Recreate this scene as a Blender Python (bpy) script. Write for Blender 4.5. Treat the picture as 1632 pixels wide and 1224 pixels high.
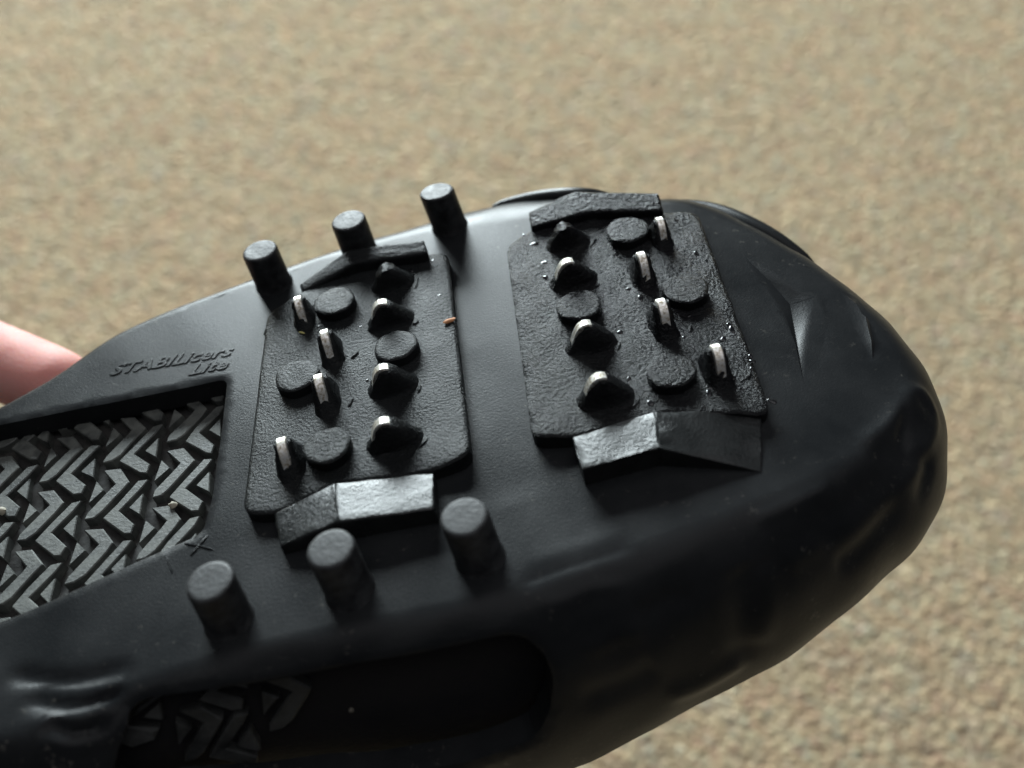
import bpy, bmesh, math, random
import numpy as np
from mathutils import Vector, Matrix
from mathutils.geometry import delaunay_2d_cdt

random.seed(7); rng = np.random.default_rng(7)
scene = bpy.context.scene
for o in list(bpy.data.objects): bpy.data.objects.remove(o)

# ------------------------------------------------------------------ camera
FPX, W0, H0 = 1565.0, 1632, 1224          # focal length in photo pixels
PITCH = math.radians(60)                   # looking down at the floor
CAM_H = 0.575
Rv = np.array([1.0, 0, 0])
Uv = np.array([0, math.sin(PITCH), math.cos(PITCH)])
Bv = np.array([0, -math.cos(PITCH), math.sin(PITCH)])
CAMW = np.array([0, 0, CAM_H])
cam = bpy.data.cameras.new('camera')
co = bpy.data.objects.new('camera', cam); scene.collection.objects.link(co)
co.matrix_world = Matrix([[Rv[i], Uv[i], Bv[i], CAMW[i]] for i in range(3)] + [[0, 0, 0, 1]])
cam.sensor_width = 36; cam.lens = 36 * FPX / W0
cam.clip_start = 0.01; cam.clip_end = 50
cam.dof.use_dof = True; cam.dof.focus_distance = 0.193; cam.dof.aperture_fstop = 10.5
scene.camera = co

# ------------------------------------------------------------------ light
world = bpy.data.worlds.new('World'); scene.world = world; world.use_nodes = True
bg = world.node_tree.nodes['Background']
bg.inputs[0].default_value = (0.80, 0.86, 1.0, 1); bg.inputs[1].default_value = 0.04

def area(name, loc, target, sx, sy, power, col):
    l = bpy.data.lights.new(name, 'AREA'); l.shape = 'RECTANGLE'; l.size = sx; l.size_y = sy
    l.energy = power; l.color = col
    o = bpy.data.objects.new(name, l); scene.collection.objects.link(o)
    o.location = loc
    o.rotation_euler = (Vector(target) - Vector(loc)).to_track_quat('-Z', 'Y').to_euler()
    return o
def polar(az, el, d, c=(0, 0.095, 0.41)):
    a, e = math.radians(az), math.radians(el)
    return (c[0] + d * math.cos(e) * math.sin(a), c[1] + d * math.cos(e) * math.cos(a), c[2] + d * math.sin(e))
area('window_light', polar(-17.5, 4.5, 3.4), (0, 0.095, 0.41), 1.7, 1.25, 315, (0.86, 0.97, 1.0))
area('overhead_fill', (0.2, 0.5, 2.4), (0, 0.3, 0), 2.4, 2.4, 19, (0.97, 0.97, 1.0))      # added soft lamp to lift the carpet, standing in for ceiling bounce

scene.render.engine = 'CYCLES'
scene.view_settings.view_transform = 'Standard'; scene.view_settings.look = 'None'
scene.view_settings.exposure = 0.0; scene.view_settings.gamma = 1.0
scene.view_settings.use_curve_mapping = False

# ------------------------------------------------------------------ sole frame (millimetres, local)
NC = np.array([-.17, .70, 0.0]); NC[2] = math.sqrt(1 - NC[0]**2 - NC[1]**2)
UC = np.array([1.0, 0, 0]) - NC * NC[0]; UC /= np.linalg.norm(UC)
VC = np.cross(NC, UC)
OC = np.array([0, 0, -190.0])                       # origin, camera space, mm
def c2w(v): return v[0] * Rv + v[1] * Uv + v[2] * Bv
MW = np.eye(4)
for i, a in enumerate((UC, VC, NC)): MW[:3, i] = c2w(a)
MW[:3, 3] = CAMW + c2w(OC) * 0.001
FRAME = Matrix(MW.tolist())
B3 = np.stack([UC, VC, NC])                         # local -> camera

def S(u): return -np.clip(u - 15, 0, None)**2 / 560.0
def dS(u): return -2 * np.clip(u - 15, 0, None) / 560.0

def ray_plane(x, y, h=0.0):
    d = np.array([x - W0 / 2, H0 / 2 - y, -FPX]); t = (OC @ NC + h) / (d @ NC)
    p = d * t - OC
    return np.array([p @ UC, p @ VC])
def ray_sole(x, y):
    q = ray_plane(x, y)
    for _ in range(12): q = ray_plane(x, y, float(S(q[0])))
    return q
def project(P):                                      # local mm -> photo px
    c = P @ B3 + OC
    return np.stack([W0 / 2 - FPX * c[:, 0] / c[:, 2], H0 / 2 + FPX * c[:, 1] / c[:, 2]], 1)

def catmull(P, n, closed=True):
    P = np.asarray(P, float); m = len(P); out = []
    segs = m if closed else m - 1
    for i in range(segs):
        if closed: p = [P[(i + k - 1) % m] for k in range(4)]
        else: p = [P[min(max(i + k - 1, 0), m - 1)] for k in range(4)]
        for t in np.linspace(0, 1, n, endpoint=False):
            out.append(0.5 * (2 * p[1] + (p[2] - p[0]) * t + (2 * p[0] - 5 * p[1] + 4 * p[2] - p[3]) * t * t
                              + (3 * p[1] - p[0] - 3 * p[2] + p[3]) * t**3))
    if not closed: out.append(P[-1])
    return np.array(out)

# edge of the flat sole: photo points, then the heel beyond the left border; with roll radius a and depth c
EDGE = [(60, 622, 7, 16), (215, 525, 8, 16), (480, 425, 9, 15), (640, 380, 11, 13), (740, 362, 15, 11), (860, 346, 16.5, 11), (960, 334, 14, 12), (1040, 328, 11, 14), (1110, 333, 10, 16),
        (1235, 395, 10, 18), (1340, 470, 10, 17), (1412, 545, 10, 16), (1436, 610, 10, 17), (1412, 668, 11, 19), (1330, 735, 11, 21),
        (1200, 795, 12, 25), (1050, 850, 13, 27), (900, 900, 14, 30), (750, 948, 14, 32), (600, 980, 14, 32),
        (400, 1022, 13, 28), (200, 1085, 12, 24), (0, 1160, 12, 24)]
ctrl = []
for x, y, a, c in EDGE:
    q = ray_sole(x, y); ctrl.append((q[0], q[1], a, c))
ctrl += [(-125, -58, 12, 26), (-165, -54, 12, 26), (-195, -46, 12, 26), (-207, -20, 12, 26), (-198, 6, 11, 24), (-165, 9, 10, 22), (-130, 2, 8, 18)]
RING = catmull(ctrl, 9)
_k = np.arange(len(RING)); RING[:, 2] += .10 * np.sin(_k * .9) + .15 * np.sin(_k * .23 + 1)
RING = RING[::-1]                       # counter-clockwise
RA = RING[:, :2]
if 0.5 * np.sum(RA[:, 0] * np.roll(RA[:, 1], -1) - np.roll(RA[:, 0], -1) * RA[:, 1]) < 0:
    RING = RING[::-1]; RA = RING[:, :2]
NR = len(RA)
tan = np.roll(RA, -1, 0) - np.roll(RA, 1, 0)
RN = np.stack([tan[:, 1], -tan[:, 0]], 1); RN /= np.linalg.norm(RN, axis=1)[:, None]
RL = math.pi / 2 * np.sqrt((RING[:, 2]**2 + RING[:, 3]**2) / 2)

def inpoly(Q, P):
    Q = np.asarray(Q); x, y = Q[:, 0], Q[:, 1]; ins = np.zeros(len(Q), bool); n = len(P); j = n - 1
    if len(Q) * n < 200000:
        P = np.asarray(P); Pj = np.roll(P, 1, 0); dy = Pj[:, 1] - P[:, 1]; dy = np.where(dy == 0, 1e-12, dy)
        k = ((P[None, :, 1] > y[:, None]) != (Pj[None, :, 1] > y[:, None])) & (x[:, None] < (Pj[:, 0] - P[:, 0]) * (y[:, None] - P[:, 1]) / dy + P[:, 0])
        return k.sum(1) % 2 == 1
    for i in range(n):
        xi, yi, xj, yj = P[i][0], P[i][1], P[j][0], P[j][1]
        if yi != yj:
            ins ^= ((yi > y) != (yj > y)) & (x < (xj - xi) * (y - yi) / (yj - yi) + xi)
        j = i
    return ins
def seg_dist(Q, P, closed=False):
    """distance to polyline, running parameter 0..1"""
    P = np.asarray(P, float); n = len(P); m = n if closed else n - 1
    if len(Q) * m < 200000:
        a = P[:m]; ab = np.roll(P, -1, 0)[:m] - a; L = (ab * ab).sum(1) + 1e-12
        t = np.clip(((Q[:, None, :] - a) * ab).sum(2) / L, 0, 1); f = a + t[..., None] * ab
        d = np.linalg.norm(Q[:, None, :] - f, axis=2); i = d.argmin(1); r = np.arange(len(Q))
        return d[r, i], (i + t[r, i]) / m, f[r, i]
    best = np.full(len(Q), 1e9); par = np.zeros(len(Q)); foot = np.zeros((len(Q), 2))
    for i in range(m):
        a, b = P[i], P[(i + 1) % n]; ab = b - a; L = ab @ ab + 1e-12
        t = np.clip(((Q - a) @ ab) / L, 0, 1); f = a + t[:, None] * ab
        d = np.linalg.norm(Q - f, axis=1); k = d < best
        best[k] = d[k]; par[k] = (i + t[k]) / m; foot[k] = f[k]
    return best, par, foot

def F(Q, h=0.0, normal=False, grow=1.0):
    """unfolded sole coordinate (mm) -> local 3-D point, lifted h along the normal"""
    Q = np.asarray(Q, float).reshape(-1, 2)
    P = np.zeros((len(Q), 3)); P[:, :2] = Q
    N = np.zeros((len(Q), 3)); N[:, 2] = 1
    out = ~inpoly(Q, RA); idx = np.where(out)[0]
    if len(idx):
        q = Q[idx]
        d, par, foot = seg_dist(q, RA, True)
        k = par * NR; i0 = np.floor(k).astype(int) % NR; i1 = (i0 + 1) % NR; fr = (k - np.floor(k))[:, None]
        att = RING[i0] * (1 - fr) + RING[i1] * fr
        nr = RN[i0] * (1 - fr) + RN[i1] * fr; nr /= np.linalg.norm(nr, axis=1)[:, None]
        a, c = att[:, 2], att[:, 3]
        Lr = math.pi / 2 * np.sqrt((a * a + c * c) / 2)
        ph = d / Lr * math.pi / 2
        P[idx, :2] = foot + nr * (a * np.sin(ph))[:, None]
        P[idx, 2] = -c * (1 - np.cos(ph))
        N[idx, :2] = nr * (c * np.sin(ph))[:, None]; N[idx, 2] = a * np.cos(ph)
    N[:, 0] -= dS(P[:, 0]) * N[:, 2]
    N /= np.linalg.norm(N, axis=1)[:, None]
    P[:, 2] += S(P[:, 0])
    P = P + N * np.asarray(h, float).reshape(-1, 1)
    return (P, N) if normal else P

def q_at(x, y, h=0.0):
    """photo pixel -> unfolded sole coordinate at lift h"""
    q = ray_sole(x, y) if h == 0 else ray_plane(x, y, h)
    tgt = np.array([x, y], float)
    for _ in range(25):
        e = 0.05
        p = project(F(np.array([q, q + [e, 0], q + [0, e]]), h))
        r = tgt - p[0]
        if abs(r).max() < 0.05: break
        J = np.stack([(p[1] - p[0]) / e, (p[2] - p[0]) / e], 1)
        try: st = np.linalg.solve(J, r)
        except Exception: break
        nrm = np.linalg.norm(st)
        if nrm > 6: st *= 6 / nrm
        q = q + st
    return q
def qs(pts, h=0.0): return np.array([q_at(p[0], p[1], h) for p in pts])

# ------------------------------------------------------------------ helpers
COL = scene.collection
def link(name, me, mat, parent=None, sharp=35, kind=None):
    o = bpy.data.objects.new(name, me); COL.objects.link(o)
    if mat: me.materials.append(mat) if not me.materials else None
    if parent: o.parent = parent
    if sharp is not None:
        me.polygons.foreach_set('use_smooth', [True] * len(me.polygons))
        me.set_sharp_from_angle(angle=math.radians(sharp))
    if kind: o['kind'] = kind
    return o
def mesh(name, V, Fc):
    me = bpy.data.meshes.new(name)
    me.from_pydata([tuple(v) for v in (np.asarray(V) * 0.001)], [], [tuple(int(i) for i in f) for f in Fc])
    me.validate(); me.update()
    return me
def thing(name, label, cat, mat=None, group=None):
    o = bpy.data.objects.new(name, None); COL.objects.link(o); o.matrix_world = mat or FRAME
    o['label'] = label; o['category'] = cat
    if group: o['group'] = group
    o.empty_display_size = 0.01
    return o
def round_poly(P, r, n=4):
    P = np.asarray(P, float); out = []; m = len(P)
    for i in range(m):
        a, b, c = P[i - 1], P[i], P[(i + 1) % m]
        u, w = a - b, c - b; lu, lw = np.linalg.norm(u), np.linalg.norm(w)
        k = min(r, lu * .45, lw * .45); u, w = u / lu, w / lw
        s, e = b + u * k, b + w * k
        for t in np.linspace(0, 1, n + 1): out.append((1 - t)**2 * s + 2 * t * (1 - t) * b + t * t * e)
    return np.array(out)
def ccw(P):
    P = np.asarray(P); a = np.sum(P[:, 0] * np.roll(P[:, 1], -1) - np.roll(P[:, 0], -1) * P[:, 1])
    return P if a > 0 else P[::-1]
def inset(P, d):
    P = np.asarray(P); t = np.roll(P, -1, 0) - np.roll(P, 1, 0)
    n = np.stack([-t[:, 1], t[:, 0]], 1); n /= np.linalg.norm(n, axis=1)[:, None] + 1e-9
    return P + n * d
def cdt(loops, pts, extra_edges=None, keep=None):
    V = []; E = []
    for L in loops:
        b = len(V); V += [tuple(p) for p in L]; E += [(b + i, b + (i + 1) % len(L)) for i in range(len(L))]
    if extra_edges:
        for L in extra_edges:
            b = len(V); V += [tuple(p) for p in L]; E += [(b + i, b + i + 1) for i in range(len(L) - 1)]
    V += [tuple(p) for p in pts]
    r = delaunay_2d_cdt([Vector(v) for v in V], E, [], 0, 1e-5)
    Q = np.array([(v.x, v.y) for v in r[0]]); T = np.array([list(f) for f in r[2]])
    cen = Q[T].mean(1)
    ok = inpoly(cen, loops[0])
    for L in loops[1:]: ok &= ~inpoly(cen, L)
    return Q, T[ok]
def hexgrid(x0, x1, y0, y1, s, jit=0.15):
    out = []; j = 0; y = y0
    while y < y1:
        xs = np.arange(x0 + (s / 2 if j % 2 else 0), x1, s); out.append(np.stack([xs, np.full_like(xs, y)], 1)); y += s * .866; j += 1
    G = np.concatenate(out); return G + rng.uniform(-jit, jit, G.shape) * s
def dense(P, s):
    out = []; P = np.asarray(P)
    for i in range(len(P)):
        a, b = P[i], P[(i + 1) % len(P)]; n = max(1, int(round(np.linalg.norm(b - a) / s)))
        out += [a + (b - a) * k / n for k in range(n)]
    return np.array(out)
def frame(q, h=0.0, rot=0.0):
    P, N = F(np.array([q]), h, True); n = N[0]
    x = np.array([math.cos(rot), math.sin(rot), 0.0]); x -= n * (x @ n); x /= np.linalg.norm(x)
    y = np.cross(n, x)
    return P[0], np.stack([x, y, n])
def to_frame(V, fr): return fr[0] + np.asarray(V) @ fr[1]

# ------------------------------------------------------------------ materials
def mat(name):
    m = bpy.data.materials.new(name); m.use_nodes = True
    return m, m.node_tree, m.node_tree.nodes['Principled BSDF']
def tex(nt, kind, **kw):
    n = nt.nodes.new(kind)
    for k, v in kw.items():
        if k in n.inputs: n.inputs[k].default_value = v
        else: setattr(n, k, v)
    return n
def ramp(nt, fac, stops):
    r = nt.nodes.new('ShaderNodeValToRGB'); nt.links.new(fac, r.inputs[0])
    e = r.color_ramp.elements
    while len(e) > 1: e.remove(e[-1])
    e[0].position, e[0].color = stops[0][0], (*stops[0][1], 1)
    for p, c in stops[1:]:
        k = e.new(p); k.color = (*c, 1)
    return r
def rubber(name, c0, c1, r0, r1, bump=0.15, bscale=2500, patch=60, spec=0.5, bdist=0.0003, dust=0.0):
    m, nt, b = mat(name)
    tc = nt.nodes.new('ShaderNodeTexCoord')
    n1 = tex(nt, 'ShaderNodeTexNoise', Scale=patch, Detail=5.0, Roughness=.6); nt.links.new(tc.outputs['Object'], n1.inputs['Vector'])
    n2 = tex(nt, 'ShaderNodeTexNoise', Scale=bscale, Detail=4.0, Roughness=.65); nt.links.new(tc.outputs['Object'], n2.inputs['Vector'])
    cr = ramp(nt, n1.outputs[0], [(.35, c0), (.7, c1)])
    # specks and smears of dried dirt
    n3 = tex(nt, 'ShaderNodeTexNoise', Scale=420.0, Detail=8.0, Roughness=.75); nt.links.new(tc.outputs['Object'], n3.inputs['Vector'])
    n4 = tex(nt, 'ShaderNodeTexNoise', Scale=38.0, Detail=3.0); nt.links.new(tc.outputs['Object'], n4.inputs['Vector'])
    ms = tex(nt, 'ShaderNodeMath', operation='MULTIPLY'); nt.links.new(ramp(nt, n3.outputs[0], [(.60, (0, 0, 0)), (.72, (1, 1, 1))]).outputs[0], ms.inputs[0])
    nt.links.new(ramp(nt, n4.outputs[0], [(.42, (.1, .1, .1)), (.66, (1, 1, 1))]).outputs[0], ms.inputs[1])
    m2 = tex(nt, 'ShaderNodeMath', operation='MULTIPLY'); nt.links.new(ms.outputs[0], m2.inputs[0]); m2.inputs[1].default_value = dust
    mxd = nt.nodes.new('ShaderNodeMix'); mxd.data_type = 'RGBA'; nt.links.new(m2.outputs[0], mxd.inputs[0])
    nt.links.new(cr.outputs[0], mxd.inputs[6]); mxd.inputs[7].default_value = (.16, .15, .13, 1); nt.links.new(mxd.outputs[2], b.inputs['Base Color'])
    rr = ramp(nt, n1.outputs[0], [(.3, (r0,) * 3), (.7, (r1,) * 3)]); nt.links.new(rr.outputs[0], b.inputs['Roughness'])
    bp = tex(nt, 'ShaderNodeBump', Strength=bump, Distance=bdist); nt.links.new(n2.outputs[0], bp.inputs['Height']); nt.links.new(bp.outputs[0], b.inputs['Normal'])
    b.inputs['Specular IOR Level'].default_value = spec
    return m
M_BODY = rubber('moulded_rubber', (.010, .011, .012), (.017, .018, .019), .28, .40, .2, 2200, spec=.115, dust=.9)
M_PLATE = rubber('scuffed_rubber', (.007, .008, .008), (.016, .017, .018), .20, .40, .9, 1600, 90, .095, dust=.25)
M_WET = rubber('damp_rubber', (.006, .006, .007), (.013, .014, .014), .04, .22, 1.0, 1150, 140, .11, bdist=.0005)
M_BEAD = rubber('wet_film', (.006, .006, .007), (.010, .010, .011), .05, .10, .1, 2000, 140, .5)
M_LUG = rubber('worn_smooth_rubber', (.010, .011, .011), (.02, .021, .021), .24, .34, .5, 1300, 160, .26)
M_PEG = rubber('peg_rubber', (.012, .012, .013), (.045, .047, .048), .45, .62, .5, 1300, 400, .32)
M_TREAD = rubber('dusty_outsole_rubber', (.035, .038, .036), (.115, .12, .108), .45, .7, .5, 1300, 220)
M_EDGE = rubber('shaded_outsole_rubber', (.012, .013, .013), (.05, .052, .05), .5, .8, .6, 900, 200)  # outsole rubber with the shade of the side opening put into its colour
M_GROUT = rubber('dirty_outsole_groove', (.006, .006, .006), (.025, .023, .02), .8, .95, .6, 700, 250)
M_UPPER = rubber('black_upper', (.006, .006, .007), (.012, .011, .012), .75, .9, .6, 900, 80, .3)
m, nt, b = mat('worn_steel'); M_STEEL = m
b.inputs['Metallic'].default_value = 1.0
n = tex(nt, 'ShaderNodeTexNoise', Scale=1700.0, Detail=6.0)
tc = nt.nodes.new('ShaderNodeTexCoord'); nt.links.new(tc.outputs['Object'], n.inputs['Vector'])
nt.links.new(ramp(nt, n.outputs[0], [(.33, (.36, .31, .24)), (.46, (.68, .65, .58)), (.62, (.90, .89, .86))]).outputs[0], b.inputs['Base Color'])
nt.links.new(ramp(nt, n.outputs[0], [(.3, (.6,) * 3), (.7, (.42,) * 3)]).outputs[0], b.inputs['Roughness'])
m, nt, b = mat('skin'); M_SKIN = m
n = tex(nt, 'ShaderNodeTexNoise', Scale=90.0, Detail=4.0)
nt.links.new(ramp(nt, n.outputs[0], [(.3, (.58, .25, .22)), (.7, (.66, .33, .29))]).outputs[0], b.inputs['Base Color'])
nb = tex(nt, 'ShaderNodeTexNoise', Scale=1100.0, Detail=3.0); tcs = nt.nodes.new('ShaderNodeTexCoord'); nt.links.new(tcs.outputs['Object'], nb.inputs['Vector']); nt.links.new(tcs.outputs['Object'], n.inputs['Vector'])
bps = tex(nt, 'ShaderNodeBump', Strength=.25, Distance=.0004); nt.links.new(nb.outputs[0], bps.inputs['Height']); nt.links.new(bps.outputs[0], b.inputs['Normal'])
b.inputs['Roughness'].default_value = .65; b.inputs['Specular IOR Level'].default_value = .25; b.inputs['Subsurface Weight'].default_value = .6
b.inputs['Subsurface Radius'].default_value = (.008, .0025, .0012); b.inputs['Subsurface Scale'].default_value = 1.0
def plain(name, c, r=.7):
    m, nt, b = mat(name)
    n = tex(nt, 'ShaderNodeTexNoise', Scale=1200.0, Detail=3.0)
    nt.links.new(ramp(nt, n.outputs[0], [(.3, tuple(k * .75 for k in c)), (.7, c)]).outputs[0], b.inputs['Base Color'])
    b.inputs['Roughness'].default_value = r
    return m
M_CRUMB = plain('dry_leaf', (.55, .24, .10)); M_STRAW = plain('straw', (.55, .5, .18)); M_STONE = plain('dull_grit', (.12, .11, .09)); M_GRIT = plain('pale_grit', (.34, .31, .24))

# ------------------------------------------------------------------ carpet
m, nt, b = mat('carpet_yarn'); M_CARPET = m
g = nt.nodes.new('ShaderNodeNewGeometry')
stops = [(0, (.40, .32, .22)), (.12, (.48, .375, .25)), (.28, (.55, .425, .275)), (.46, (.59, .46, .295)), (.62, (.54, .465, .31)),
         (.74, (.46, .41, .30)), (.84, (.60, .46, .295)), (.92, (.51, .36, .25)), (1.0, (.63, .515, .355))]
cr = ramp(nt, g.outputs['Random Per Island'], stops)
tc = nt.nodes.new('ShaderNodeTexCoord')
n1 = tex(nt, 'ShaderNodeTexNoise', Scale=45.0, Detail=4.0); nt.links.new(tc.outputs['Object'], n1.inputs['Vector'])
cr2 = ramp(nt, n1.outputs[0], [(.28, (.93, .87, .87)), (.42, (1.02, .98, .94)), (.55, (.99, 1.02, .99)), (.72, (.95, .96, 1.02))])
mx = nt.nodes.new('ShaderNodeMix'); mx.data_type = 'RGBA'; mx.blend_type = 'MULTIPLY'; mx.inputs[0].default_value = 1
nt.links.new(cr.outputs[0], mx.inputs[6]); nt.links.new(cr2.outputs[0], mx.inputs[7]); nt.links.new(mx.outputs[2], b.inputs['Base Color'])
b.inputs['Roughness'].default_value = .95; b.inputs['Specular IOR Level'].default_value = .15
m, nt, b = mat('carpet_backing'); M_BACK = m
n1 = tex(nt, 'ShaderNodeTexNoise', Scale=220.0, Detail=6.0)
nt.links.new(ramp(nt, n1.outputs[0], [(.3, (.36, .29, .19)), (.7, (.46, .37, .24))]).outputs[0], b.inputs['Base Color']); b.inputs['Roughness'].default_value = .95

me = bpy.data.meshes.new('carpet')
me.from_pydata([(-2.2, -1.8, 0), (2.2, -1.8, 0), (2.2, 2.4, 0), (-2.2, 2.4, 0)], [], [(0, 1, 2, 3)])
o = link('carpet', me, M_BACK, None, None, 'structure'); o['label'] = 'beige flecked loop pile carpet covering the floor'; o['category'] = 'carpet'

def carpet_pile():
    sp = 0.0042
    G = hexgrid(-.75, .75, -.42, .86, sp, .28); n = len(G)
    ring = 6
    # loop: squashed blob, two rings and a top
    base = []
    for z, r in ((0.0, .95), (.60, .74)):
        for k in range(ring): base.append((math.cos(k * 2 * math.pi / ring) * r, math.sin(k * 2 * math.pi / ring) * r, z))
    base.append((0, 0, .95)); base = np.array(base)
    fc = []
    for k in range(ring):
        j = (k + 1) % ring; fc += [(k, j, ring + j), (k, ring + j, ring + k), (ring + k, ring + j, 2 * ring)]
    fc = np.array(fc); nv = len(base)
    ang = rng.uniform(0, 2 * math.pi, n); sc = rng.uniform(.8, 1.25, n) * sp; st = rng.uniform(1.0, 1.5, n)
    hz = rng.uniform(.0018, .0024, n)
    x = base[None, :, 0] * st[:, None]; y = np.repeat(base[None, :, 1], n, 0)
    c, s = np.cos(ang)[:, None], np.sin(ang)[:, None]
    lean = rng.normal(0, .25, (n, 2))
    V = np.stack([(x * c - y * s + base[None, :, 2] * lean[:, :1]) * sc[:, None] + G[:, :1], (x * s + y * c + base[None, :, 2] * lean[:, 1:]) * sc[:, None] + G[:, 1:2], base[None, :, 2] * hz[:, None] + .0004], 2)
    Fa = fc[None] + (np.arange(n) * nv)[:, None, None]
    me = bpy.data.meshes.new('carpet_pile'); V = V.reshape(-1, 3); Fa = Fa.reshape(-1, 3)
    me.vertices.add(len(V)); me.vertices.foreach_set('co', V.astype(np.float32).ravel())
    me.loops.add(Fa.size); me.loops.foreach_set('vertex_index', Fa.astype(np.int32).ravel())
    me.polygons.add(len(Fa)); me.polygons.foreach_set('loop_start', np.arange(0, Fa.size, 3, dtype=np.int32))
    me.update(calc_edges=True); me.validate()
    me.polygons.foreach_set('use_smooth', [True] * len(Fa))
    me.materials.append(M_CARPET)
    o = bpy.data.objects.new('carpet_pile', me); COL.objects.link(o); o['kind'] = 'stuff'
    o['label'] = 'beige, grey and tan yarn loops of the carpet'; o['category'] = 'carpet pile'
carpet_pile()

# ------------------------------------------------------------------ overshoe body
over = thing('ice_cleat_overshoe', 'black rubber ice cleat overshoe with two studded plates, stretched over a shoe sole', 'ice cleat')
PH = math.pi / 2
OUTER = RA + RN * (RL * 1.22)[:, None]
HOLE_PX = [(-150, 716), (-80, 696), (0, 676), (120, 651), (240, 627), (362, 602), (352, 690), (338, 790), (322, 848), (240, 884), (150, 925), (60, 966), (0, 990), (-60, 1005)]
hole = qs(HOLE_PX)
hole = np.concatenate([hole, [(-135, -42), (-165, -40), (-180, -22), (-170, -4), (-140, -4)]])
hole = ccw(dense(round_poly(hole, 2.2, 4), 1.4))
SIDE_PX = [(196, 1175), (208, 1128), (228, 1114), (300, 1103), (420, 1088), (560, 1060), (700, 1036), (800, 1013), (832, 1014), (868, 1042), (884, 1085),
           (880, 1135), (850, 1180), (760, 1215), (600, 1245), (400, 1265), (260, 1265), (205, 1230)]
side = ccw(dense(round_poly(qs(SIDE_PX), 2.0, 3), 1.4))

# creases and wrinkles of the stretched rubber: (photo polyline, lift mm, width mm)
CREASE = [([(15, 1072), (60, 1082), (120, 1084), (215, 1062)], -1.5, 1.2), ([(30, 1095), (110, 1102), (200, 1085)], .5, 1.2),
          ([(40, 1108), (110, 1124), (200, 1102)], -1.6, 1.3), ([(60, 1138), (120, 1150), (185, 1132)], .5, 1.2),
          ([(72, 1150), (120, 1168), (170, 1150)], -1.5, 1.2), ([(70, 1180), (120, 1186), (190, 1165), (215, 1125)], .8, 1.2),
          ([(820, 935), (880, 910), (950, 888), (1015, 866)], -.7, 1.6), ([(840, 905), (930, 878), (1000, 855)], .25, 1.8),
          ([(860, 968), (905, 956), (940, 938), (1000, 935)], .6, 1.5), ([(1200, 830), (1260, 805), (1330, 772)], .8, 1.3),
          ([(1370, 708), (1410, 680), (1440, 645), (1458, 612)], .9, 1.5), ([(1390, 735), (1440, 700), (1470, 660)], -1.0, 1.8),
          ([(1290, 840), (1380, 790), (1450, 720)], -.8, 2.0),
          ([(1175, 900), (1192, 980), (1180, 1060)], -1.6, 3.0), ([(1215, 900), (1222, 960), (1205, 1030)], 1.0, 2.2), ([(1060, 1110), (1120, 1090), (1190, 1050)], 1.2, 1.6),
          ([(1330, 905), (1390, 865), (1445, 800)], -1.3, 1.8), ([(1440, 625), (1478, 680), (1482, 740), (1460, 800)], -1.4, 1.3), ([(1452, 612), (1490, 670), (1496, 735)], 1.0, 1.2),
          ([(1010, 985), (1060, 960), (1110, 950)], -.9, 1.8), ([(930, 1040), (980, 1010), (1030, 1005)], .8, 1.6), ([(920, 1120), (1000, 1090), (1050, 1060)], -1.2, 2.2), ([(1250, 900), (1310, 860)], .9, 1.8), ([(740, 560), (800, 700), (830, 800)], -.25, 5)]
CQ = [(catmull(qs(p), 5, False), a, w) for p, a, w in CREASE]
SLOPE_LIFT = [((1075, 300), 0)]
def relief(Q):
    h = np.zeros(len(Q))
    for P, a, w in CQ:
        lo, hi = P.min(0) - 3 * w, P.max(0) + 3 * w
        k = np.where(np.all((Q > lo) & (Q < hi), axis=1))[0]
        if not len(k): continue
        d, t, _ = seg_dist(Q[k], P)
        h[k] += a * .55 * np.exp(-(d / (w * 1.25))**2) * np.clip(np.sin(np.clip(t, 0, 1) * math.pi) * 1.8, 0, 1)
    # soft unevenness of old rubber
    x, y = Q[:, 0], Q[:, 1]
    h += .10 * np.sin(x * .11 + .7) * np.sin(y * .09 + 1.3) + .025 * np.sin(x * .33 + y * .21)
    dd = seg_dist(Q, RA, True)[0]; out = np.clip(dd / 9, 0, 1); out = np.where(inpoly(Q, RA), 0, out * out * (3 - 2 * out))
    h += out * .28 * (.45 * np.sin(x * .19 + 2) * np.sin(y * .23) + .3 * np.sin(x * .41 - y * .36))
    # shallow swell of the rim at the far edge, between the plates
    return h

# moulded arrow facets at the toe: explicit vertices (photo point, lift)
FACETS = [
    dict(v=[((1186, 408), 0), ((1232, 437), 0), ((1268, 466), 0), ((1299, 474), .36), ((1318, 522), 0), ((1306, 562), 0), ((1281, 612), 0), ((1268, 550), 0), ((1249, 496), 0), ((1220, 452), 0),
            ((1228, 443), -.8), ((1261, 475), -1.6), ((1272, 540), -1.05)], poly=10, e=[(0, 10), (10, 11), (11, 12), (12, 6), (3, 6)]),
    dict(v=[((1334, 460), 0), ((1362, 480), 0), ((1384, 508), 0), ((1394, 548), 0), ((1391, 574), 0), ((1374, 540), 0), ((1352, 498), 0), ((1364, 487), .45), ((1378, 510), .8), ((1387, 546), .6)], poly=7, e=[(0, 7), (7, 8), (8, 9), (9, 4)]),
]
fac_loops = []; fac_h = {}
for f in FACETS:
    qv = qs([p for p, h in f['v']]); f['q'] = qv; k = f.get('poly', len(qv)); fac_loops.append(qv[:k])
    for q, (p, h) in zip(qv, f['v']): fac_h[(round(q[0], 2), round(q[1], 2))] = h

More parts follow.
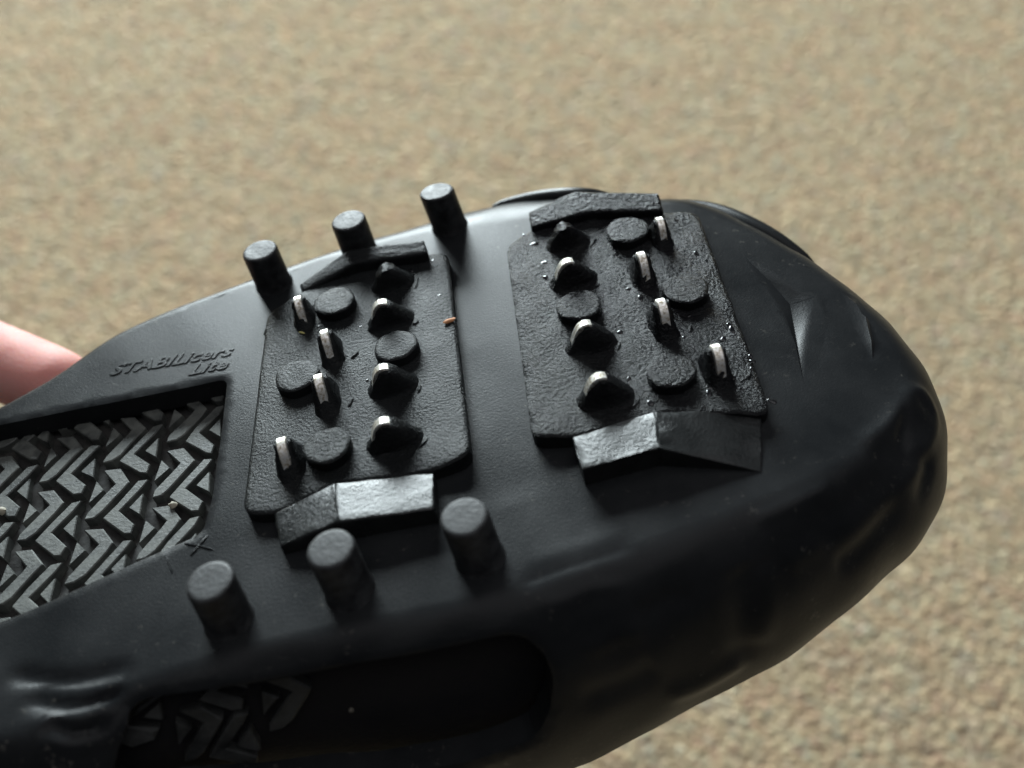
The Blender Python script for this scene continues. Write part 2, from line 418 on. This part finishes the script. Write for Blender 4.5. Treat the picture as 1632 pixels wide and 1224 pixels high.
def build_body():
    vis0, vis1 = (-120, 110), (-110, 100)
    G = hexgrid(-120, 100, -115, 90, 1.2)
    G2 = hexgrid(-250, -120, -115, 70, 3.0)
    G = np.concatenate([G, G2])
    outer = OUTER
    ok = inpoly(G, outer)
    d, _, _ = seg_dist(G, outer, True); ok &= d > .6
    for L in (hole, side):
        d, _, _ = seg_dist(G, L, True); ok &= ~inpoly(G, L) & (d > .7)
    for L in fac_loops:
        d, _, _ = seg_dist(G, L, True); ok &= ~inpoly(G, L) & (d > .5)
    G = G[ok]
    extra = []
    for f, L in zip(FACETS, fac_loops):
        extra.append(np.concatenate([L, L[:1]]))
        for a, b_ in f['e']: extra.append(f['q'][[a, b_]])
    extra.append(np.concatenate([RA, RA[:1]]))
    Q, T = cdt([outer, hole, side], G, extra)
    # a second-level roll: small lip round the openings
    h = relief(Q)
    d, _, _ = seg_dist(Q, hole, True); h -= .35 * np.clip(1 - d / .8, 0, 1)
    d, _, _ = seg_dist(Q, side, True); h -= .5 * np.clip(1 - d / 1.0, 0, 1)
    for i, q in enumerate(Q):
        k = (round(q[0], 2), round(q[1], 2))
        if k in fac_h: h[i] = fac_h[k]
    P, N = F(Q, h, True)
    V = list(P); Fc = [tuple(t) for t in T]
    # walls at every open border
    cnt = {}
    for t in T:
        for a, b_ in ((t[0], t[1]), (t[1], t[2]), (t[2], t[0])): cnt[(a, b_)] = 1
    bord = [(a, b_) for (a, b_) in cnt if (b_, a) not in cnt]
    down = {}
    for a, b_ in bord:
        for k in (a, b_):
            if k not in down: down[k] = len(V); V.append(P[k] - N[k] * 5.0)
        Fc.append((b_, a, down[a], down[b_]))
    return mesh('overshoe_body', V, Fc)
link('rubber_body', build_body(), M_BODY, over, 40)

# ------------------------------------------------------------------ tread plates, buttons, cleats
def slab(poly, h1, h0, bev, step=2.0, warp=None):
    P = ccw(dense(poly, step)); I1 = inset(P, bev); I2 = inset(P, bev * 2.2)
    lo, hi = P.min(0), P.max(0)
    G = hexgrid(lo[0], hi[0], lo[1], hi[1], step)
    d, _, _ = seg_dist(G, I2, True); G = G[inpoly(G, I2) & (d > step * .5)]
    Q, T = cdt([I2], G)
    w = (lambda q: np.zeros(len(q))) if warp is None else warp
    V = list(F(Q, h1 + w(Q))); Fc = [tuple(t) for t in T]; n = len(P)
    key = {(round(q[0], 3), round(q[1], 3)): i for i, q in enumerate(Q)}
    top = [key.get((round(q[0], 3), round(q[1], 3))) for q in I2]
    if None in top: top = [int(np.argmin(np.sum((Q - q)**2, 1))) for q in I2]
    rings = [top]
    for R, h in ((I1, h1 - bev * .25 + w(I1)), (P, h1 - bev + w(P)), (P, h0)):
        b0 = len(V); V += list(F(R, h)); rings.append(list(range(b0, b0 + n)))
    for A, Bq in zip(rings[:-1], rings[1:]):
        for i in range(n):
            j = (i + 1) % n
            f = [A[j], A[i], Bq[i], Bq[j]]
            if len(set(f)) == 4: Fc.append(f)
    return V, Fc

def wavy(amp, s, ph=0.0):
    return lambda q: amp * np.sin(q[:, 0] * s + ph) * np.sin(q[:, 1] * s * .8 + ph * 1.7)

def lug(parent, px, m):
    """bevelled two-panel block: px = rows back/front of (x, y, h)"""
    back = [np.append(q_at(x, y, h), h) for x, y, h in px[0]]
    front = [np.append(q_at(x, y, h), h) for x, y, h in px[1]]
    bm = bmesh.new()
    def P(q, h): return bm.verts.new(F(np.array([q[:2]]), h)[0] * .001)
    tb = [P(q, q[2]) for q in back]; tf = [P(q, q[2]) for q in front]
    bb = [P(q, -.6) for q in back]; bf = [P(q, -.6) for q in front]
    n = len(tb)
    for i in range(n - 1):
        bm.faces.new((tb[i + 1], tb[i], tf[i], tf[i + 1])); bm.faces.new((tf[i + 1], tf[i], bf[i], bf[i + 1]))
        bm.faces.new((tb[i], tb[i + 1], bb[i + 1], bb[i]))
    bm.faces.new((tf[0], tb[0], bb[0], bf[0])); bm.faces.new((tb[-1], tf[-1], bf[-1], bb[-1]))
    bmesh.ops.recalc_face_normals(bm, faces=bm.faces)
    ed = [e for e in bm.edges if len(e.link_faces) == 2]
    bmesh.ops.bevel(bm, geom=ed, offset=.0007, segments=3, profile=.6, affect='EDGES', clamp_overlap=True)
    bmesh.ops.triangulate(bm, faces=[f for f in bm.faces if len(f.verts) > 4])
    bmesh.ops.subdivide_edges(bm, edges=[e for e in bm.edges if e.calc_length() > .0025], cuts=5, use_grid_fill=True)
    for v in bm.verts: v.co += Vector((random.gauss(0, 1), random.gauss(0, 1), random.gauss(0, 1))) * .00005
    me = bpy.data.meshes.new('edge_lug'); bm.to_mesh(me); bm.free()
    return link('edge_lug', me, m, parent, 50)

PROF = [(5.6, -.5), (5.0, .15), (4.4, .9), (3.8, 1.7), (3.2, 2.5), (2.6, 3.4), (2.0, 4.2), (1.2, 4.9), (.45, 5.25)]
def mound_mesh(seed):
    r = random.Random(seed); V = []; Fc = []; K = 20
    for j, (w, z) in enumerate(PROF):
        t = 2.6 - .2 * z + (.5 if j == 0 else 0)
        for k in range(K):
            a = 2 * math.pi * k / K; c, s = math.cos(a), math.sin(a)
            ex = .62
            V.append((w * abs(c)**ex * math.copysign(1, c) + r.uniform(-.2, .2), t * abs(s)**ex * math.copysign(1, s) + r.uniform(-.2, .2), z + r.uniform(-.15, .15)))
    for j in range(len(PROF) - 1):
        for k in range(K):
            a, b_ = j * K + k, j * K + (k + 1) % K
            Fc.append((a, b_, b_ + K, a + K))
    Fc.append(tuple((len(PROF) - 1) * K + k for k in range(K)))
    return V, Fc
def steel_mesh(halfw=.95):
    path = [(-4.6, -.6), (-3.8, .8), (-3.05, 2.3), (-2.5, 3.55), (-1.95, 4.45), (-1.3, 5.15), (-.5, 5.55), (.3, 5.5), (.9, 5.2)]
    V = []; Fc = []; n = len(path)
    for i, (x, z) in enumerate(path):
        a, c = path[max(i - 1, 0)], path[min(i + 1, n - 1)]
        tx, tz = c[0] - a[0], c[1] - a[1]; L = math.hypot(tx, tz); nx, nz = -tz / L, tx / L
        for y, o in ((-halfw, .0), (-halfw * .8, .28), (halfw * .8, .28), (halfw, .0), (halfw, -.7), (-halfw, -.7)):
            V.append((x + nx * o, y, z + nz * o))
    for i in range(n - 1):
        for k in range(6):
            a, b_ = i * 6 + k, i * 6 + (k + 1) % 6; Fc.append((a, a + 6, b_ + 6, b_))
    Fc.append((0, 1, 2, 3, 4, 5)); Fc.append(tuple((n - 1) * 6 + k for k in (5, 4, 3, 2, 1, 0)))
    return V, Fc
ROW = math.atan2(*(q_at(762, 890) - q_at(365, 1000))[::-1])

def cleat(parent, x, y, rot, scale=1.0, steel=True, tilt=0.0, skew=0.0, hp=2.6, m=None):
    fr = frame(q_at(x, y, hp), hp, ROW + rot)
    V, Fc = mound_mesh(int(x * 13 + y)); V = np.array(V) * scale
    V[:, 0] += skew * V[:, 2]
    mo = link('rubber_mound', mesh('rubber_mound', to_frame(V, fr), Fc), m or M_PLATE, parent, 40)
    if steel:
        V, Fc = steel_mesh(); V = np.array(V) * scale; V[:, 0] += skew * V[:, 2]
        bmx = mesh('steel_cleat', to_frame(V, fr), Fc)
        link('steel_cleat', bmx, M_STEEL, parent, 30)
def button(parent, x, y, r=4.5, hp=2.6, hb=2.2, m=None, dome=0.0):
    q = q_at(x, y, hp + hb)
    a = np.linspace(0, 2 * math.pi, 32, endpoint=False)
    rr = r * (1 + .025 * np.sin(a * 3 + x) + .015 * np.sin(a * 7 + y))
    poly = q + np.stack([np.cos(a) * rr, np.sin(a) * rr], 1)
    V, Fc = slab(poly, hp + hb, hp - .5, .3, 1.1, wavy(.08, 1.1, x))
    link('round_button', mesh('round_button', V, Fc), m or M_PLATE, parent, 38)

def plate(label, px, m, warp):
    V, Fc = slab(round_poly(qs(px, 2.6), 2.6, 4), 2.6, -.6, .35, 1.3, warp)
    o = link('tread_plate', mesh('tread_plate', V, Fc), m, over, 40)
    o['label'] = label
    return o
P1 = [(426, 498), (484, 462), (566, 424), (676, 404), (714, 402), (724, 500), (738, 620), (751, 728), (692, 751), (535, 770), (437, 819), (386, 818), (402, 690), (414, 590)]
P2 = [(806, 392), (850, 362), (935, 345), (1058, 337), (1112, 337), (1150, 438), (1190, 545), (1230, 660), (1045, 657), (912, 698), (848, 700), (832, 580), (818, 480)]
def warp1(q):
    c = q_at(735, 725, 2.6); d = np.linalg.norm(q - c, axis=1)
    return .9 * np.clip(1 - d / 9, 0, 1)**1.4 + .10 * np.sin(q[:, 0] * .5) * np.sin(q[:, 1] * .45)
def warp2(q):
    c = q_at(870, 690, 2.6); d = np.linalg.norm(q - c, axis=1)
    return .7 * np.clip(1 - d / 12, 0, 1)**1.4 + .16 * np.sin(q[:, 0] * .6) * np.sin(q[:, 1] * .5) + .08 * np.sin(q[:, 0] * 1.7 + q[:, 1] * 1.1)
p1 = plate('dry scuffed plate nearer the wide opening', P1, M_PLATE, warp1)
p2 = plate('damp glossy plate nearer the toe', P2, M_WET, warp2)
A, Bt = 0.0, math.pi / 2
for x, y, s, st in [(627, 452, .95, False), (624, 512, 1, True), (627, 616, 1, True), (630, 703, 1.05, True)]:
    cleat(p1, x, y, A, s, st, skew=-.12)
for x, y, s in [(486, 506, .9), (529, 562, .95), (521, 636, 1.0), (464, 738, 1.0)]:
    cleat(p1, x, y, Bt, s, True, skew=.1)
for x, y in [(532, 478), (630, 549), (472, 597), (520, 709)]: button(p1, x, y)
for x, y, s, st in [(905, 388, .95, False), (914, 448, 1, True), (942, 548, 1, True), (965, 634, 1.05, True)]:
    cleat(p2, x, y, A, s, st, skew=-.08, m=M_WET)
for x, y, s in [(1052, 380, .85), (1024, 440, .95), (1055, 518, 1.0), (1140, 592, 1.0)]:
    cleat(p2, x, y, Bt, s, True, skew=.1, m=M_WET)
for x, y in [(1000, 364), (922, 484), (1093, 458), (1070, 588)]: button(p2, x, y, m=M_WET)
# edge lugs
lug(p1, ([(436, 818, 2.4), (528, 771, 3.6), (536, 769, 3.9), (691, 753, 2.9)], [(446, 872, 2.2), (533, 834, 4.8), (541, 832, 5.2), (692, 810, 4.2)]), M_LUG)
lug(p2, ([(912, 697, 3.8), (1042, 656, 4.4), (1046, 656, 4.4), (1212, 655, 1.4)], [(928, 748, 4.4), (1049, 713, 5.0), (1053, 714, 4.8), (1214, 752, .2)]), M_LUG)
lug(p1, ([(476, 453, 2.9), (556, 396, 6.0), (675, 381, 5.8)], [(483, 465, 2.6), (567, 419, 5.2), (682, 403, 4.9)]), M_PLATE)
lug(p2, ([(842, 337, 5.0), (915, 304, 6.2), (1050, 306, 5.6)], [(846, 362, 4.0), (940, 337, 4.9), (1058, 336, 4.3)]), M_WET)

# ------------------------------------------------------------------ pegs
for bx, by, tx, ty in [(437, 452, 414, 400), (575, 404, 555, 352), (717, 360, 694, 308), (365, 986, 336, 925), (558, 940, 526, 872), (765, 888, 738, 822)]:
    b0 = F(np.array([q_at(bx, by, 0)]), 0)[0]; t0 = F(np.array([q_at(tx, ty, 11)]), 11)[0]
    N = F(np.array([q_at(bx, by, 0)]), 0, True)[1][0]
    d = t0 - b0
    # drop sideways drift: rubber pegs lean only a little
    side_ = d - N * (d @ N); d = N * 11 + side_ * .8
    ex = np.array([1.0, 0, 0]); ex -= N * (ex @ N); ex /= np.linalg.norm(ex); ey = np.cross(N, ex)
    K = 36; V = []; Fc = []
    rings = [(-.06, 4.6), (.0, 4.35), (.05, 4.15), (.14, 4.05), (.5, 4.0), (.93, 3.95), (.972, 3.86), (.995, 3.6), (1.0, 3.1), (.997, 1.2)]
    for t, r in rings:
        for k in range(K):
            a = 2 * math.pi * k / K; V.append(b0 + d * t + (ex * math.cos(a) + ey * math.sin(a)) * (r + random.uniform(-.03, .03)))
    for j in range(len(rings) - 1):
        for k in range(K): a, c = j * K + k, j * K + (k + 1) % K; Fc.append((a, c, c + K, a + K))
    Fc.append(tuple((len(rings) - 1) * K + k for k in range(K)))
    link('peg', mesh('peg', V, Fc), M_PEG, over, 50)

# ------------------------------------------------------------------ moulded lettering
def lettering(txt, p0, p1_, height, shear, name):
    cu = bpy.data.curves.new(name, 'FONT'); cu.body = txt; cu.shear = shear; cu.extrude = .035; cu.bevel_depth = .012; cu.bevel_resolution = 1; cu.offset = .012
    cu.resolution_u = 4
    tmp = bpy.data.objects.new('tmp', cu); COL.objects.link(tmp)
    dg = bpy.context.evaluated_depsgraph_get(); me = bpy.data.meshes.new_from_object(tmp.evaluated_get(dg))
    bpy.data.objects.remove(tmp); bpy.data.curves.remove(cu)
    V = np.array([v.co[:] for v in me.vertices]); Fc = [tuple(p.vertices) for p in me.polygons]
    bpy.data.meshes.remove(me)
    a, b_ = q_at(*p0), q_at(*p1_); ax = b_ - a; L = np.linalg.norm(ax); ax /= L; ay = np.array([-ax[1], ax[0]])
    V[:, 0] -= V[:, 0].min(); V[:, 0] *= L / V[:, 0].max(); V[:, 1] *= height / .7
    Q = a + V[:, :1] * ax + V[:, 1:2] * ay
    z = (V[:, 2] - V[:, 2].min()); z = z / z.max() * .28 - .08
    o = link(name, mesh(name, F(Q, z + relief(Q)), Fc), M_BODY, over, 30); o['label'] = 'raised moulded lettering ' + ('line one' if 'T' in txt else 'line two')
    return o
lettering('STABILicers', (174, 599), (371, 566), 3.2, .35, 'lettering')
lettering('Lite', (300, 598), (364, 587), 3.0, .35, 'lettering')

# thin flash lines beside the opening and little nub on the plate rim
def strip(parent, pts, wid, h, name, m, hp=0.0):
    Q = catmull(qs(pts, hp), 5, False); V = []; Fc = []
    t = np.gradient(Q, axis=0); nn = np.stack([-t[:, 1], t[:, 0]], 1); nn /= np.linalg.norm(nn, axis=1)[:, None]
    n = len(Q); k = np.clip(np.sin(np.linspace(0, math.pi, n)) * 2, .15, 1)[:, None]
    for off, hh in ((-1, -.15), (-.4, h), (.4, h), (1, -.15)): V.append(F(Q + nn * off * wid * k, hp + hh * k[:, 0]))
    V = np.concatenate(V)
    for r in range(3):
        for i in range(n - 1): a = r * n + i; Fc.append((a + 1, a, a + n, a + n + 1))
    Fc += [tuple(r * n for r in (0, 1, 2, 3)), tuple(r * n + n - 1 for r in (3, 2, 1, 0))]
    return link(name, mesh(name, V, Fc), m, parent, 40)
def rim(parent, x, y, rot, r, a0, a1, m, hp=2.6):
    q = q_at(x, y, hp); a = np.linspace(a0, a1, 9) + rot
    rr = r * (1 + .06 * np.sin(a * 5 + x)); Q = q + np.stack([np.cos(a) * rr * 1.0, np.sin(a) * rr * .8], 1)
    t = np.gradient(Q, axis=0); nn = np.stack([-t[:, 1], t[:, 0]], 1); nn /= np.linalg.norm(nn, axis=1)[:, None]
    k = np.clip(np.sin(np.linspace(0, math.pi, 9)) * 1.6, .1, 1); V = []; n = 9; Fc = []
    for off, hh in ((-1, -.15), (-.3, .3), (.3, .27), (1, -.15)): V.append(F(Q + nn * (off * .5 * k)[:, None], hp + hh * k + rng.normal(0, .05, n)))
    V = np.concatenate(V)
    for r_ in range(3):
        for i in range(n - 1): c = r_ * n + i; Fc.append((c + 1, c, c + n, c + n + 1))
    link('torn_rim', mesh('torn_rim', V, Fc), m, parent, 60)
for x, y in [(627, 452), (624, 512), (627, 616), (630, 703), (529, 562), (521, 636), (464, 738)]:
    rim(p1, x, y, ROW, 5.7, -1.0 + random.uniform(-.3, .3), -.2 + random.uniform(-.3, .3), M_PLATE)
for x, y in [(905, 388), (914, 448), (942, 548), (965, 634), (1024, 440), (1055, 518), (1140, 592)]:
    rim(p2, x, y, ROW, 5.8, -1.1 + random.uniform(-.3, .3), -.3 + random.uniform(-.3, .3), M_WET)
def wet_bead(parent, x, y, r, hp=2.6):
    q = q_at(x, y, hp + .1); P0, B = frame(q, hp, random.uniform(0, 3)); V = []; Fc = []; K = 10
    ex = random.uniform(.9, 2.2); ph = random.uniform(0, 6)
    for rr, z in ((1.0, -.15), (.85, .22), (.5, .38), (.15, .43)):
        for k in range(K):
            a = 2 * math.pi * k / K; w = r * rr * (1 + .22 * math.sin(2 * a + ph) + .15 * math.sin(3 * a + 2 * ph))
            V.append((math.cos(a) * w * ex, math.sin(a) * w, z * r * .6))
    for t in range(3):
        for k in range(K): a, c = t * K + k, t * K + (k + 1) % K; Fc.append((a, c, c + K, a + K))
    Fc.append(tuple(3 * K + k for k in range(K)))
    link('wet_bead', mesh('wet_bead', to_frame(V, (P0, B)), Fc), M_BEAD, parent, 70)
for x, y in [(1163, 517), (1170, 520), (1194, 563), (1197, 574), (1199, 586), (1229, 640), (1128, 616), (1134, 622), (1086, 446), (985, 400), (852, 388), (868, 442), (902, 510), (1000, 462), (1018, 470),
             (1108, 402), (1060, 470), (1100, 500), (1090, 540), (1160, 480), (1150, 540), (1185, 620), (1040, 640), (870, 420), (835, 375), (1080, 350), (985, 530), (1000, 600), (1170, 600), (1120, 450)]:
    wet_bead(p2, x + random.uniform(-4, 4), y + random.uniform(-4, 4), random.uniform(.3, .75))
for x, y in [(556, 462), (575, 520), (700, 470), (665, 575), (585, 605), (600, 690), (545, 735), (690, 415), (655, 430), (508, 520)]:
    wet_bead(p1, x, y, random.uniform(.25, .5))
def nub(parent, x, y, r, m, name, hp=0.0):
    bm = bmesh.new(); bmesh.ops.create_icosphere(bm, subdivisions=2, radius=r * .001)
    c = F(np.array([q_at(x, y, hp)]), hp)[0] * .001
    for v in bm.verts: v.co = v.co * random.uniform(.8, 1.15) + Vector(c)
    me = bpy.data.meshes.new(name); bm.to_mesh(me); bm.free(); return link(name, me, m, parent, 60)
strip(over, [(331, 853), (318, 868), (303, 886)], .3, .16, 'moulded_mark', M_LUG)
strip(over, [(293, 866), (315, 869), (340, 876)], .3, .14, 'moulded_mark', M_BODY)
strip(over, [(266, 888), (270, 900), (275, 914)], .3, .14, 'moulded_mark', M_BODY)
nub(over, 431, 529, 1.4, M_LUG, 'moulding_nub', .6)

# far rim of the overshoe, just showing over the edge
def bead(u0, u1, d0, rad, name):
    k = [i for i in range(NR) if u0 < RA[i, 0] < u1 and RA[i, 1] > 20]
    k = sorted(k, key=lambda i: RA[i, 0]); n = len(k); K = 10; V = []; Fc = []
    for j, i in enumerate(k):
        t = j / (n - 1); e = math.sin(math.pi * t)**.5
        P, N = F(np.array([RA[i] + RN[i] * (d0 + 1.2 * math.sin(t * 7))]), 0, True); out = np.array([RN[i][0], RN[i][1], 0.0]); upv = np.array([0, 0, 1.0])
        for a in np.linspace(0, 2 * math.pi, K, endpoint=False): V.append(P[0] + (out * math.cos(a) + upv * math.sin(a)) * rad * (.25 + .75 * e))
    for j in range(n - 1):
        for a in range(K): p, q = j * K + a, j * K + (a + 1) % K; Fc.append((p, q, q + K, p + K))
    Fc += [tuple(range(K)), tuple((n - 1) * K + a for a in range(K))[::-1]]
    link(name, mesh(name, V, Fc), M_BODY, over, 60)
bead(-6, 24, 11, 2.6, 'rim_bead'); bead(34, 60, 11, 2.4, 'rim_bead')

# ------------------------------------------------------------------ the shoe inside
shoe = thing('shoe', 'black shoe held sole up inside the rubber overshoe, patterned outsole showing through the opening', 'shoe')
def build_upper():
    out = RA + RN * (RL * 1.9)[:, None]
    G = hexgrid(-260, 150, -170, 150, 3.4); ok = inpoly(G, out); d, _, _ = seg_dist(G, out, True); G = G[ok & (d > 2)]
    Q, T = cdt([out], G)
    V = list(F(Q, -8.5)); Fc = [tuple(t) for t in T]
    cnt = {}
    for t in T:
        for a, b_ in ((t[0], t[1]), (t[1], t[2]), (t[2], t[0])): cnt[(a, b_)] = 1
    cen = np.mean(V, 0); cen[2] = -58; ci = len(V); V.append(cen)
    for a, b_ in cnt:
        if (b_, a) not in cnt: Fc.append((b_, a, ci))
    return mesh('upper', V, Fc)
link('upper', build_upper(), M_UPPER, shoe, 50)

def prism(poly, h1, h0, bev=.25):
    P = ccw(poly); I = inset(P, bev); n = len(P)
    V = list(F(I, h1)) + list(F(P, h1 - bev)) + list(F(P, h0)); Fc = [tuple(range(n))]
    for r in range(2):
        for i in range(n): j = (i + 1) % n; Fc.append((r * n + j, r * n + i, (r + 1) * n + i, (r + 1) * n + j))
    return V, Fc
def z8(p): return (p[0] * 380 / 1224, 600 + p[1] * 380 / 1224)      # enlarged view -> photo pixel
HL = -4.8
UNIT = [
    [(620, 432), (690, 358), (788, 258), (828, 250), (795, 290), (688, 396), (765, 455), (748, 492), (718, 494)],
    [(618, 216), (688, 208), (738, 264), (705, 300), (612, 398), (572, 426), (532, 434), (548, 408), (655, 300), (680, 272)],
    [(748, 378), (806, 318), (796, 406)],
    [(548, 362), (582, 268), (614, 302)],
]
unit_q = [qs([z8(p) for p in u], HL) for u in UNIT]
e1 = (q_at(*z8((955, 312)), HL) - q_at(*z8((298, 522)), HL)) / 2
e2 = ((q_at(*z8((885, 600)), HL) - q_at(*z8((955, 312)), HL)) + (q_at(*z8((195, 830)), HL) - q_at(*z8((300, 520)), HL)) + (q_at(*z8((530, 715)), HL) - q_at(*z8((620, 432)), HL))) / 3
wide = inset(hole, -9)
cnt = 0
cells = []
for i in range(-8, 4):
    for j in range(-4, 5):
        for k, u in enumerate(unit_q):
            q = inset(ccw(u), -.28) + e1 * i + e2 * j
            if inpoly(q.mean(0)[None], wide)[0] and q[:, 0].mean() > -150:
                q = q + rng.normal(0, .12, q.shape)
                V, Fc = prism(q, HL + random.uniform(-.25, .25), -9, .22)
                link('tread_lug', mesh('tread_lug', V, Fc), M_TREAD, shoe, 30); cnt += 1
# lugs seen through the side opening
c0 = q_at(345, 1180, -6.3); s_in = inset(side, .8); uc = np.mean(np.concatenate(unit_q), 0)
for i in range(-2, 4):
    for j in range(-2, 3):
        for u in unit_q:
            q = inset(ccw(u), -.28) - uc + c0 + e1 * i * 1.04 + e2 * j
            c = q.mean(0)
            if inpoly(c[None], s_in)[0] and c[0] < q_at(455, 1160)[0]:
                V, Fc = prism(q, -6.3 + random.uniform(-.5, .2), -9, .3); link('tread_lug', mesh('tread_lug', V, Fc), M_EDGE, shoe, 30)
def grit_bed():
    """dirt packed between the outsole lugs"""
    L = ccw(inset(hole, -7)); G = hexgrid(L[:, 0].min(), L[:, 0].max(), L[:, 1].min(), L[:, 1].max(), 1.0)
    G = G[inpoly(G, L) & (G[:, 0] > -150)]
    T_ = hexgrid(0, 1, 0, 1, 1)
    Q, T = cdt([L], G[seg_dist(G, L, True)[0] > .5])
    x, y = Q[:, 0], Q[:, 1]
    n = .5 * np.sin(x * .6 + 1.1 * np.sin(y * .37)) + .5 * np.sin(y * .7 + 1.3 * np.sin(x * .41)) + rng.normal(0, .3, len(Q))
    return mesh('outsole_ground', F(Q, -7.0 + .4 * n), T)
link('outsole_ground', grit_bed(), M_GROUT, shoe, 60)

# ------------------------------------------------------------------ crumbs stuck to the rubber
def crumb(name, label, x, y, hp, sx, sy, sz, rot, m, cat, group=None):
    P, B = frame(q_at(x, y, hp), hp, rot)
    bm = bmesh.new(); bmesh.ops.create_icosphere(bm, subdivisions=2, radius=1)
    r = random.Random(x)
    for v in bm.verts:
        k = r.uniform(.75, 1.2); v.co = Vector((v.co.x * sx * k, v.co.y * sy * k, (v.co.z * k + .7) * sz))
        v.co *= .001
    me = bpy.data.meshes.new(name); bm.to_mesh(me); bm.free()
    o = link(name, me, m, None, 40)
    L = np.eye(4); L[:3, :3] = B.T; L[:3, 3] = P * .001
    o.matrix_world = FRAME @ Matrix(L.tolist()); o['label'] = label; o['category'] = cat
    if group: o['group'] = group
crumb('leaf_crumb', 'tiny orange leaf crumb on the edge of the scuffed plate', 717, 512, 2.7, 1.5, .55, .3, .35, M_CRUMB, 'crumb')
crumb('straw_bit', 'tiny yellow straw bit lying beside a stud on the scuffed plate', 481, 531, 2.7, .9, .22, .2, -.5, M_STRAW, 'straw')
crumb('grit_grain', 'pale grain of grit wedged in the outsole by the opening corner', *z8((893, 668)), -5, .9, .8, .7, 0, M_GRIT, 'grit')
crumb('grit_grain', 'pale grain of grit in the dark side opening', 560, 1130, -6.5, .45, .4, .4, 0, M_STONE, 'grit')
crumb('grit_grain', 'pale grain of grit in the outsole at the left border of the picture', *z8((14, 700)), -5, 1.0, .9, .7, 0, M_GRIT, 'grit')

# ------------------------------------------------------------------ the hand that holds the shoe
def capsules(segs):
    bm = bmesh.new()
    for p, q, r0, r1 in segs:
        p, q = np.array(p, float), np.array(q, float); L = np.linalg.norm(q - p); z = (q - p) / L
        x = np.cross(z, [0.3, .5, .8]); x /= np.linalg.norm(x); y = np.cross(z, x); K = 20; rings = []
        prof = [(-r0 * math.cos(t), r0 * math.sin(t)) for t in np.linspace(.05, PH, 6)] + [(L + r1 * math.sin(t), r1 * math.cos(t)) for t in np.linspace(0, PH - .05, 6)]
        for zz, r in prof:
            rings.append([bm.verts.new((p + z * zz + (x * math.cos(a) + y * math.sin(a)) * r) * .001) for a in np.linspace(0, 2 * math.pi, K, endpoint=False)])
        for A_, B_ in zip(rings[:-1], rings[1:]):
            for k in range(K): bm.faces.new((A_[k], A_[(k + 1) % K], B_[(k + 1) % K], B_[k]))
        bm.faces.new(rings[0][::-1]); bm.faces.new(rings[-1])
    bmesh.ops.recalc_face_normals(bm, faces=bm.faces)
    me = bpy.data.meshes.new('hand'); bm.to_mesh(me); bm.free(); return me
def lp(x, y, h): q = ray_plane(x, y, h); return np.array([q[0], q[1], h])
t2 = lp(92, 612, -15); t1 = lp(-40, 563, -14); t0 = np.array([t1[0] - 34, t1[1] - 8, -22.0])
palm = t0 + [-38, 2, -24]
segs = [(t1, t2, 10.4, 9.0), (t0, t1, 11, 9.8), (palm, t0, 18, 12.5)]
for i in range(4):
    k = palm + np.array([4 + i * 17 - 20, -8, -30.0]); sgn = (.92, 1.0, .96, .8)[i]
    a = k + np.array([6, -32 * sgn, -8]); b2 = a + np.array([2, -24 * sgn, 4]); c2 = b2 + np.array([0, -15 * sgn, 9])
    segs += [(palm + np.array([-8 + i * 8, 2, -10.0]), k, 14, 10.5), (k, a, 10, 9.2), (a, b2, 9.0, 8.2), (b2, c2, 8.2, 7.2)]
segs += [(palm + [-8, 4, -8], palm + [-70, 34, -20], 26, 27), (palm + [-70, 34, -20], palm + [-190, 90, -30], 27, 36)]
o = link('hand', capsules(segs), M_SKIN, None, None)
o.matrix_world = FRAME
o['label'] = 'bare hand gripping the shoe at the left border, thumb along the sole edge'; o['category'] = 'hand'
md = o.modifiers.new('remesh', 'REMESH'); md.mode = 'VOXEL'; md.voxel_size = .0018; md.use_smooth_shade = True
md = o.modifiers.new('smooth', 'SMOOTH'); md.factor = .6; md.iterations = 12
print('lugs', cnt)
